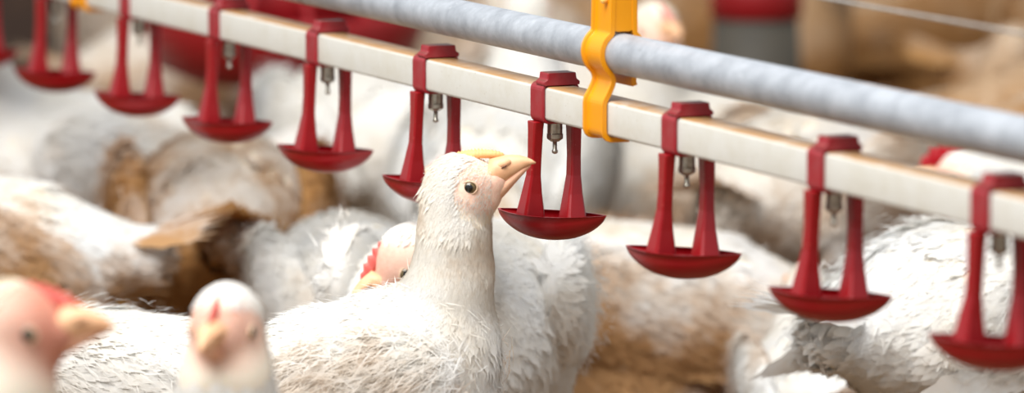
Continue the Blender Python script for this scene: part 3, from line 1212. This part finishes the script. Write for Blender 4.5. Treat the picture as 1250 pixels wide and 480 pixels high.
v, f = lathe([(0.001, 0.207), (0.085, 0.207), (0.115, 0.22), (0.131, 0.262), (0.138, 0.266), (0.140, 0.260), (0.122, 0.212), (0.09, 0.198), (0.001, 0.198)])
obj('dish', mesh_np('dish', v, f, [M_FEEDRED]), pan)
v, f = lathe([(0.028, 1.4), (0.030, 0.36), (0.045, 0.335), (0.075, 0.31), (0.078, 0.24), (0.074, 0.24), (0.07, 0.305), (0.04, 0.33), (0.024, 0.36), (0.024, 1.4)])
obj('drop_tube', mesh_np('drop_tube', v, f, [M_FEEDRED]), pan)
for k_ in range(14):
    an = 2 * math.pi * k_ / 14
    p0 = np.array([math.cos(an) * 0.074, math.sin(an) * 0.074, 0.312])
    p1 = np.array([math.cos(an) * 0.136, math.sin(an) * 0.136, 0.264])
    sd = np.array([-math.sin(an), math.cos(an), 0]) * 0.003
    upv = np.array([0, 0, 0.003])
    v, f = loft([[p + sd + upv, p - sd + upv, p - sd - upv, p + sd - upv] for p in (p0, p1)])
    obj('spoke', mesh_np('spoke', v, f, [M_FEEDRED], smooth=False), pan)
tag(pan, 'wide red plastic feed pan blurred behind the pipes left of centre', 'feeder')

D_ = 5.6
dr = empty('drum_feeder', (ground_x(924, D_), D_, 0.0))
v, f = lathe([(0.001, 0.10), (0.048, 0.10), (0.050, 0.105), (0.044, 0.235), (0.040, 0.235), (0.001, 0.23)])
obj('drum', mesh_np('drum', v, f, [M_FEEDGREY]), dr)
v, f = lathe([(0.045, 0.226), (0.048, 0.228), (0.048, 0.262), (0.04, 0.275), (0.02, 0.285), (0.001, 0.288)])
obj('lid', mesh_np('lid', v, f, [M_FEEDRED]), dr)
v, f = lathe([(0.035, 0.0), (0.03, 0.101)])
obj('foot', mesh_np('foot', v, f, [M_FEEDGREY]), dr)
tag(dr, 'dark grey drum-shaped feeder with red lid blurred behind the pipes', 'feeder')

D_ = 5.6
pb = empty('timber_post', (ground_x(-6, D_), D_, 0.0), 0.3)
v, f = box_loft([(0, 0, 0.0, 0.05, 0.05), (0, 0, 1.2, 0.05, 0.05)])
obj('shaft', mesh_np('shaft', v, f, [M_TIMBER], smooth=False), pb)
v, f = box_loft([(0, 0, -0.004, 0.065, 0.065), (0, 0, 0.05, 0.065, 0.065)])
obj('foot_block', mesh_np('foot_block', v, f, [M_TIMBER], smooth=False), pb)
tag(pb, 'dark timber post blurred in the top left corner', 'post')

# ------------------------------------------------------------------ the sharp hen, built from its outline on its own upright plane
PSI = math.radians(-8)
HDEP = 3.505
head_c = pix(562, 228, HDEP)
FDIR = np.array([math.cos(PSI), math.sin(PSI), 0.0])
p_body = None


def on_plane(px, py, base=head_c):
    """pixel -> (x along the hen, z) on the hen's own sagittal plane, which stands on the ground through its head"""
    r = ray(px, py)
    Amat = np.stack([r, -FDIR, -np.array([0, 0, 1.0])], -1)
    s = np.linalg.solve(Amat, base - CAMP)
    return s[1], s[2] + base[2]


x0, _ = on_plane(440, 470)
root_main = head_c + FDIR * x0
root_main[2] = 0.0


def MP(px, py, y=0.0):
    x, z = on_plane(px, py)
    return np.array([x - x0, y, z])


S_ = HDEP / FPX
mo = MP(562, 228)
Rm = rot_y(0.0)
dn = np.array([-0.05, 0, -1.0])
prims = [
    ELL(MP(432, 474), (165 * S_, 0.080, 100 * S_), (-1, 0, -0.45), 'body', math.radians(22), 0.02),
    CONE(MP(385, 468), MP(297, 514), 80 * S_, 76 * S_, 'body', 0.025, flow=(-1, 0, -0.5)),
    ELL(MP(500, 436), (84 * S_, 0.062, 84 * S_), (-0.9, 0, -0.6), 'body', 0.2, 0.02),
    ELL(MP(508, 520), (92 * S_, 0.072, 95 * S_), (-0.3, 0, -1), 'breast', 0.2, 0.025),
    CONE(MP(543, 420), MP(525, 500), 56 * S_, 74 * S_, 'breast', 0.02, flow=(0.0, 0, -1)),
    CONE(MP(553, 330), MP(543, 420), 42 * S_, 53 * S_, 'neck', 0.02),
    CONE(MP(555, 275), MP(553, 330), 39 * S_, 42 * S_, 'neck', 0.015),
    CONE(MP(552, 248), MP(555, 275), 33 * S_, 40 * S_, 'neck', 0.010),
]
prims += head_prims(mo, Rm, S_, dn)
for s in (-1, 1):
    prims += leg_prims(s, (-0.01, 0.042, 0.09))
main_spec = dict(neck_stain=0.26, dens=2.2, stain_z=0.185, neck_z=0.15)
rng = np.random.default_rng(3)
wx = MP(425, 462)
mm = build_hen_meshes('sharp_', prims, mo, Rm, S_, 'pale', main_spec, ((-0.20, -0.125, -0.004), (0.145, 0.125, 0.345)), 0.0028,
                      ((wx[0] - 0.004, 0.066, wx[2] - 0.012), (0.092, 0.021, 0.050), math.radians(17), 0.06),
                      (MP(318, 500), (-1, 0, -0.15)), rng, fine=True)
instance_hen(mm, root_main, PSI, 1.0, 'sharp white hen with raised head and pale comb reaching its beak to a cup', 'hens of the flock', 0.42, 0.5)


# ------------------------------------------------------------------ flock: a few postures, each bird a copy of its own
def flock_hen(pref, neck, head_o, head_yaw, head_pitch, comb, sit=0.0, seed=1, bpitch=16, head_roll=0.0, U=U0, bare=1.0):
    dz = -sit
    bp = math.radians(bpitch)
    R = rot_z(math.radians(head_yaw)) @ rot_y(math.radians(head_pitch)) @ rot_x(math.radians(head_roll))
    ho_ = np.array(head_o, float) + np.array([0, 0, dz])
    nk = [np.array(p, float) + np.array([0, 0, dz]) for p in neck]
    pr = [
        ELL((0, 0, .165 + dz), (.118, .082, .076), (-1, 0, -0.35), 'body', bp, 0.02),
        ELL((.058, 0, .162 + dz), (.068, .070, .074), (-0.4, 0, -1), 'breast', bp, 0.025),
        CONE((-.07, 0, .170 + dz), (-.145, 0, .172 + dz), .058, .026, 'body', 0.03, flow=(-1, 0, -0.2)),
    ]
    rad = [.050, .034, .0255, .022]
    nk2 = nk + [ho_ + R @ np.array([-6, 0, -6]) * U]
    for i in range(len(nk2) - 1):
        pr.append(CONE(nk2[i + 1], nk2[i], rad[min(i + 1, 3)], rad[min(i, 3)], 'neck', 0.02 if i == 0 else 0.012))
    nd = nk[-1] - ho_
    nd /= np.linalg.norm(nd)
    pr += head_prims(ho_, R, U, nd)
    for s in (-1, 1):
        if sit > 0.03:
            pr.append(ELL((-0.005, s * 0.05, 0.06), (0.06, 0.034, 0.05), (-0.6, 0, -1), 'body', 0.0, 0.02))
        else:
            pr += leg_prims(s, (-0.008, 0.043, 0.09 + dz))
    rng_ = np.random.default_rng(seed)
    lo = (-0.20, -0.12, -0.004)
    hi = (max(ho_[0] + 0.06, 0.17), 0.12, max(0.27, ho_[2] + 0.05) )
    return build_hen_meshes(pref, pr, ho_, R, U, comb, dict(bare=bare, dens=1.25, stain_z=0.17 + dz, stain_side=0.2, neck_z=0.14 + dz), (lo, hi), 0.0042,
                            ((-0.022, 0.072, .182 + dz), (.100, .020, .052), math.radians(12), 0.05),
                            ((-0.145, 0, .188 + dz), (-1, 0, 0.45)), rng_)


POSE = {}
POSE['alert'] = flock_hen('alert_', [(.075, 0, .205), (.102, 0, .245), (.110, 0, .280)], (.118, 0, .312), 0, -20, 'red', seed=2, bare=1.55)
POSE['facing'] = flock_hen('facing_', [(.075, 0, .205), (.100, 0, .250), (.108, 0, .285)], (.112, 0, .318), -17, -30, 'red', seed=3, bare=1.12)
POSE['low'] = flock_hen('low_', [(.080, 0, .190), (.120, 0, .215), (.145, -.004, .226)], (.160, -.012, .232), -68, -56, 'red', seed=4, bpitch=8, bare=1.45)
POSE['comb'] = flock_hen('comb_', [(.080, 0, .195), (.120, 0, .218), (.145, 0, .225)], (.172, 0, .222), 0, -25, 'deep', seed=5, bpitch=8)
POSE['peck'] = flock_hen('peck_', [(.080, 0, .165), (.125, 0, .135), (.150, 0, .10)], (.168, 0, .072), 10, -75, 'red', seed=6, bpitch=0)
POSE['sit'] = flock_hen('sit_', [(.078, 0, .200), (.105, 0, .230), (.112, 0, .255)], (.120, 0, .275), 20, -22, 'red', sit=0.065, seed=8, bpitch=6)
POSE['turned'] = flock_hen('turned_', [(.078, 0, .205), (.100, 0, .240), (.100, .008, .268)], (.100, .014, .295), 80, -22, 'red', seed=9)


HEAD = {'alert': (.118, 0), 'facing': (.112, 0), 'low': (.160, -.012), 'comb': (.172, 0), 'peck': (.168, 0), 'sit': (.120, 0), 'turned': (.100, .014)}
CIRC = {'alert': [(.075, 0, .075), (-.01, 0, .095), (-.115, 0, .055), (.135, 0, .03)]}
for k_ in POSE:
    CIRC[k_] = [(.075, 0, .072), (-.01, 0, .092), (-.115, 0, .052), (HEAD[k_][0] + .012, HEAD[k_][1], .032)]
placed = []          # every bird's footprint as a few circles


def foot(pose, x, y, yaw, sc):
    c_, s_ = math.cos(yaw), math.sin(yaw)
    return [(x + (c_ * a_ - s_ * b_) * sc, y + (s_ * a_ + c_ * b_) * sc, r_ * sc) for a_, b_, r_ in CIRC[pose]]


def clash(f1, f2):
    return max(r1 + r2 - math.hypot(x1 - x2, y1 - y2) for x1, y1, r1 in f1 for x2, y2, r2 in f2)


def put(pose, x, y, yaw, scale, label, dirt=0.3, cream=0.5, tint=0.0, group='hens of the flock', skin=0.85):
    ya = math.radians(yaw)
    fp = foot(pose, x, y, ya, scale)
    for lab_, q in placed:
        cl = clash(fp, q)
        if cl > 0.012:
            print('CLASH %.3f' % cl, label[:34], '|', lab_[:34])
    placed.append((label, fp))
    return instance_hen(POSE[pose], (x, y, 0), ya, scale, label, group, dirt, cream, tint, skin)


def spot(pose, px, dist, *a_, **k_):
    return put(pose, ground_x(px, dist), dist, *a_, **k_)


def spot_head(pose, px, dist, yaw, scale, *a_, **k_):
    """place a bird by where its head is"""
    ya = math.radians(yaw)
    hx, hy = HEAD[pose]
    return put(pose, ground_x(px, dist) - (math.cos(ya) * hx - math.sin(ya) * hy) * scale,
               dist - (math.sin(ya) * hx + math.cos(ya) * hy) * scale, yaw, scale, *a_, **k_)


placed.append(('sharp hen', foot('alert', root_main[0], root_main[1], PSI, 0.9)))
spot_head('low', 497, 3.70, -98, 1.0, 'white hen with pink comb peeping out behind the sharp hen\'s neck', 0.15, 0.4, skin=0.55)
spot_head('facing', 272, 3.00, -88, 0.92, 'blurred white hen in front facing the camera at lower left', 0.1, 0.3, skin=0.6)
spot_head('alert', 14, 2.82, -4, 1.02, 'very blurred near hen with pink face cut off at the bottom left corner', 0.3, 0.9, skin=0.15)
spot('peck', 120, 3.66, 175, 0.84, 'white hen low between the two blurred heads at the lower left', 0.1, 0.3)
spot('alert', -70, 4.16, 176, 1.0, 'white hen with tan-stained wing at the left picture edge', 0.75, 0.6)
spot('peck', 268, 4.38, 95, 1.0, 'white hen with a big tan patch on its side, left of centre', 1.0, 0.6, 0.25)
spot('peck', 432, 4.15, 105, 0.84, 'ruffled white hen just left of the sharp hen\'s back', 0.2, 0.3)
spot('alert', 110, 4.70, 200, 1.0, 'soft white hen below the second whole red cup from the left', 0.3, 0.3)
spot('sit', 775, 4.26, 176, 1.05, 'tan-stained ruffled hen sitting below the cup right of the yellow hanger', 0.75, 0.8, 0.08)
spot('peck', 1000, 4.50, 60, 1.05, 'cream-white hen behind the second cup right of the yellow hanger', 0.45, 0.5, 0.1)
spot('sit', 1005, 4.10, 95, 0.70, 'low white hen under the second cup right of the yellow hanger', 0.5, 0.4)
spot('peck', 1215, 3.84, 40, 1.0, 'clean white hen at the right edge behind the last red cup', 0.1, 0.25)
spot('sit', 16, 5.36, 200, 1.0, 'pale hen in front of the dark timber post at the top left', 0.3, 0.6, 0.25)
spot_head('comb', 1182, 4.26, 172, 1.0, 'hen with deep red comb showing between the two pipes at right', 0.2, 0.5)
spot_head('turned', 800, 4.74, 215, 1.0, 'blurred hen with pink head showing right of the yellow hanger above the pipe', 0.4, 0.7)
spot('alert', 615, 4.62, 80, 1.0, 'white hen standing behind the cup at the sharp hen\'s beak', 0.15, 0.3)
spot('peck', 455, 4.87, 110, 1.05, 'white hen between the second and third red cups left of the yellow hanger', 0.1, 0.3)

OBST = [[(pan.location.x, pan.location.y, 0.15)], [(dr.location.x, dr.location.y, 0.085)], [(pb.location.x, pb.location.y, 0.06)]]
poses = ['alert', 'peck', 'sit', 'turned', 'low', 'peck', 'sit']
rr = random.Random(5)
tries = 0
cnt = 0
while cnt < 75 and tries < 9000:
    tries += 1
    d_ = rr.uniform(4.6, 8.8)
    px = rr.uniform(-140, 1390)
    po = rr.choice(poses)
    yw = rr.uniform(0, 360)
    sc_ = rr.uniform(0.92, 1.06)
    fp = foot(po, ground_x(px, d_), d_, math.radians(yw), sc_)
    if any(clash(fp, q) > 0.0 for _, q in placed) or any(clash(fp, q) > 0.0 for q in OBST):
        continue
    if (abs(px - 924) < 130 and d_ < 5.6) or (abs(px - 345) < 150 and d_ < 5.2) or (px < 150 and d_ < 5.9):
        continue
    right = px > 840
    put(po, ground_x(px, d_), d_, yw, sc_,
        'far blurred tan-stained hen in the crowd behind the right half of the pipes' if right else 'far blurred whitish hen in the crowd behind the left half of the pipes',
        rr.uniform(0.8, 1.0) if right else rr.uniform(0.3, 0.8), rr.uniform(0.7, 1) if right else rr.uniform(0.3, 0.9), rr.uniform(0.35, 1.0) if right else rr.uniform(0.1, 0.6),
        'far hens behind the right half of the pipes' if right else 'far hens behind the left half of the pipes')
    cnt += 1
print('far hens', cnt)
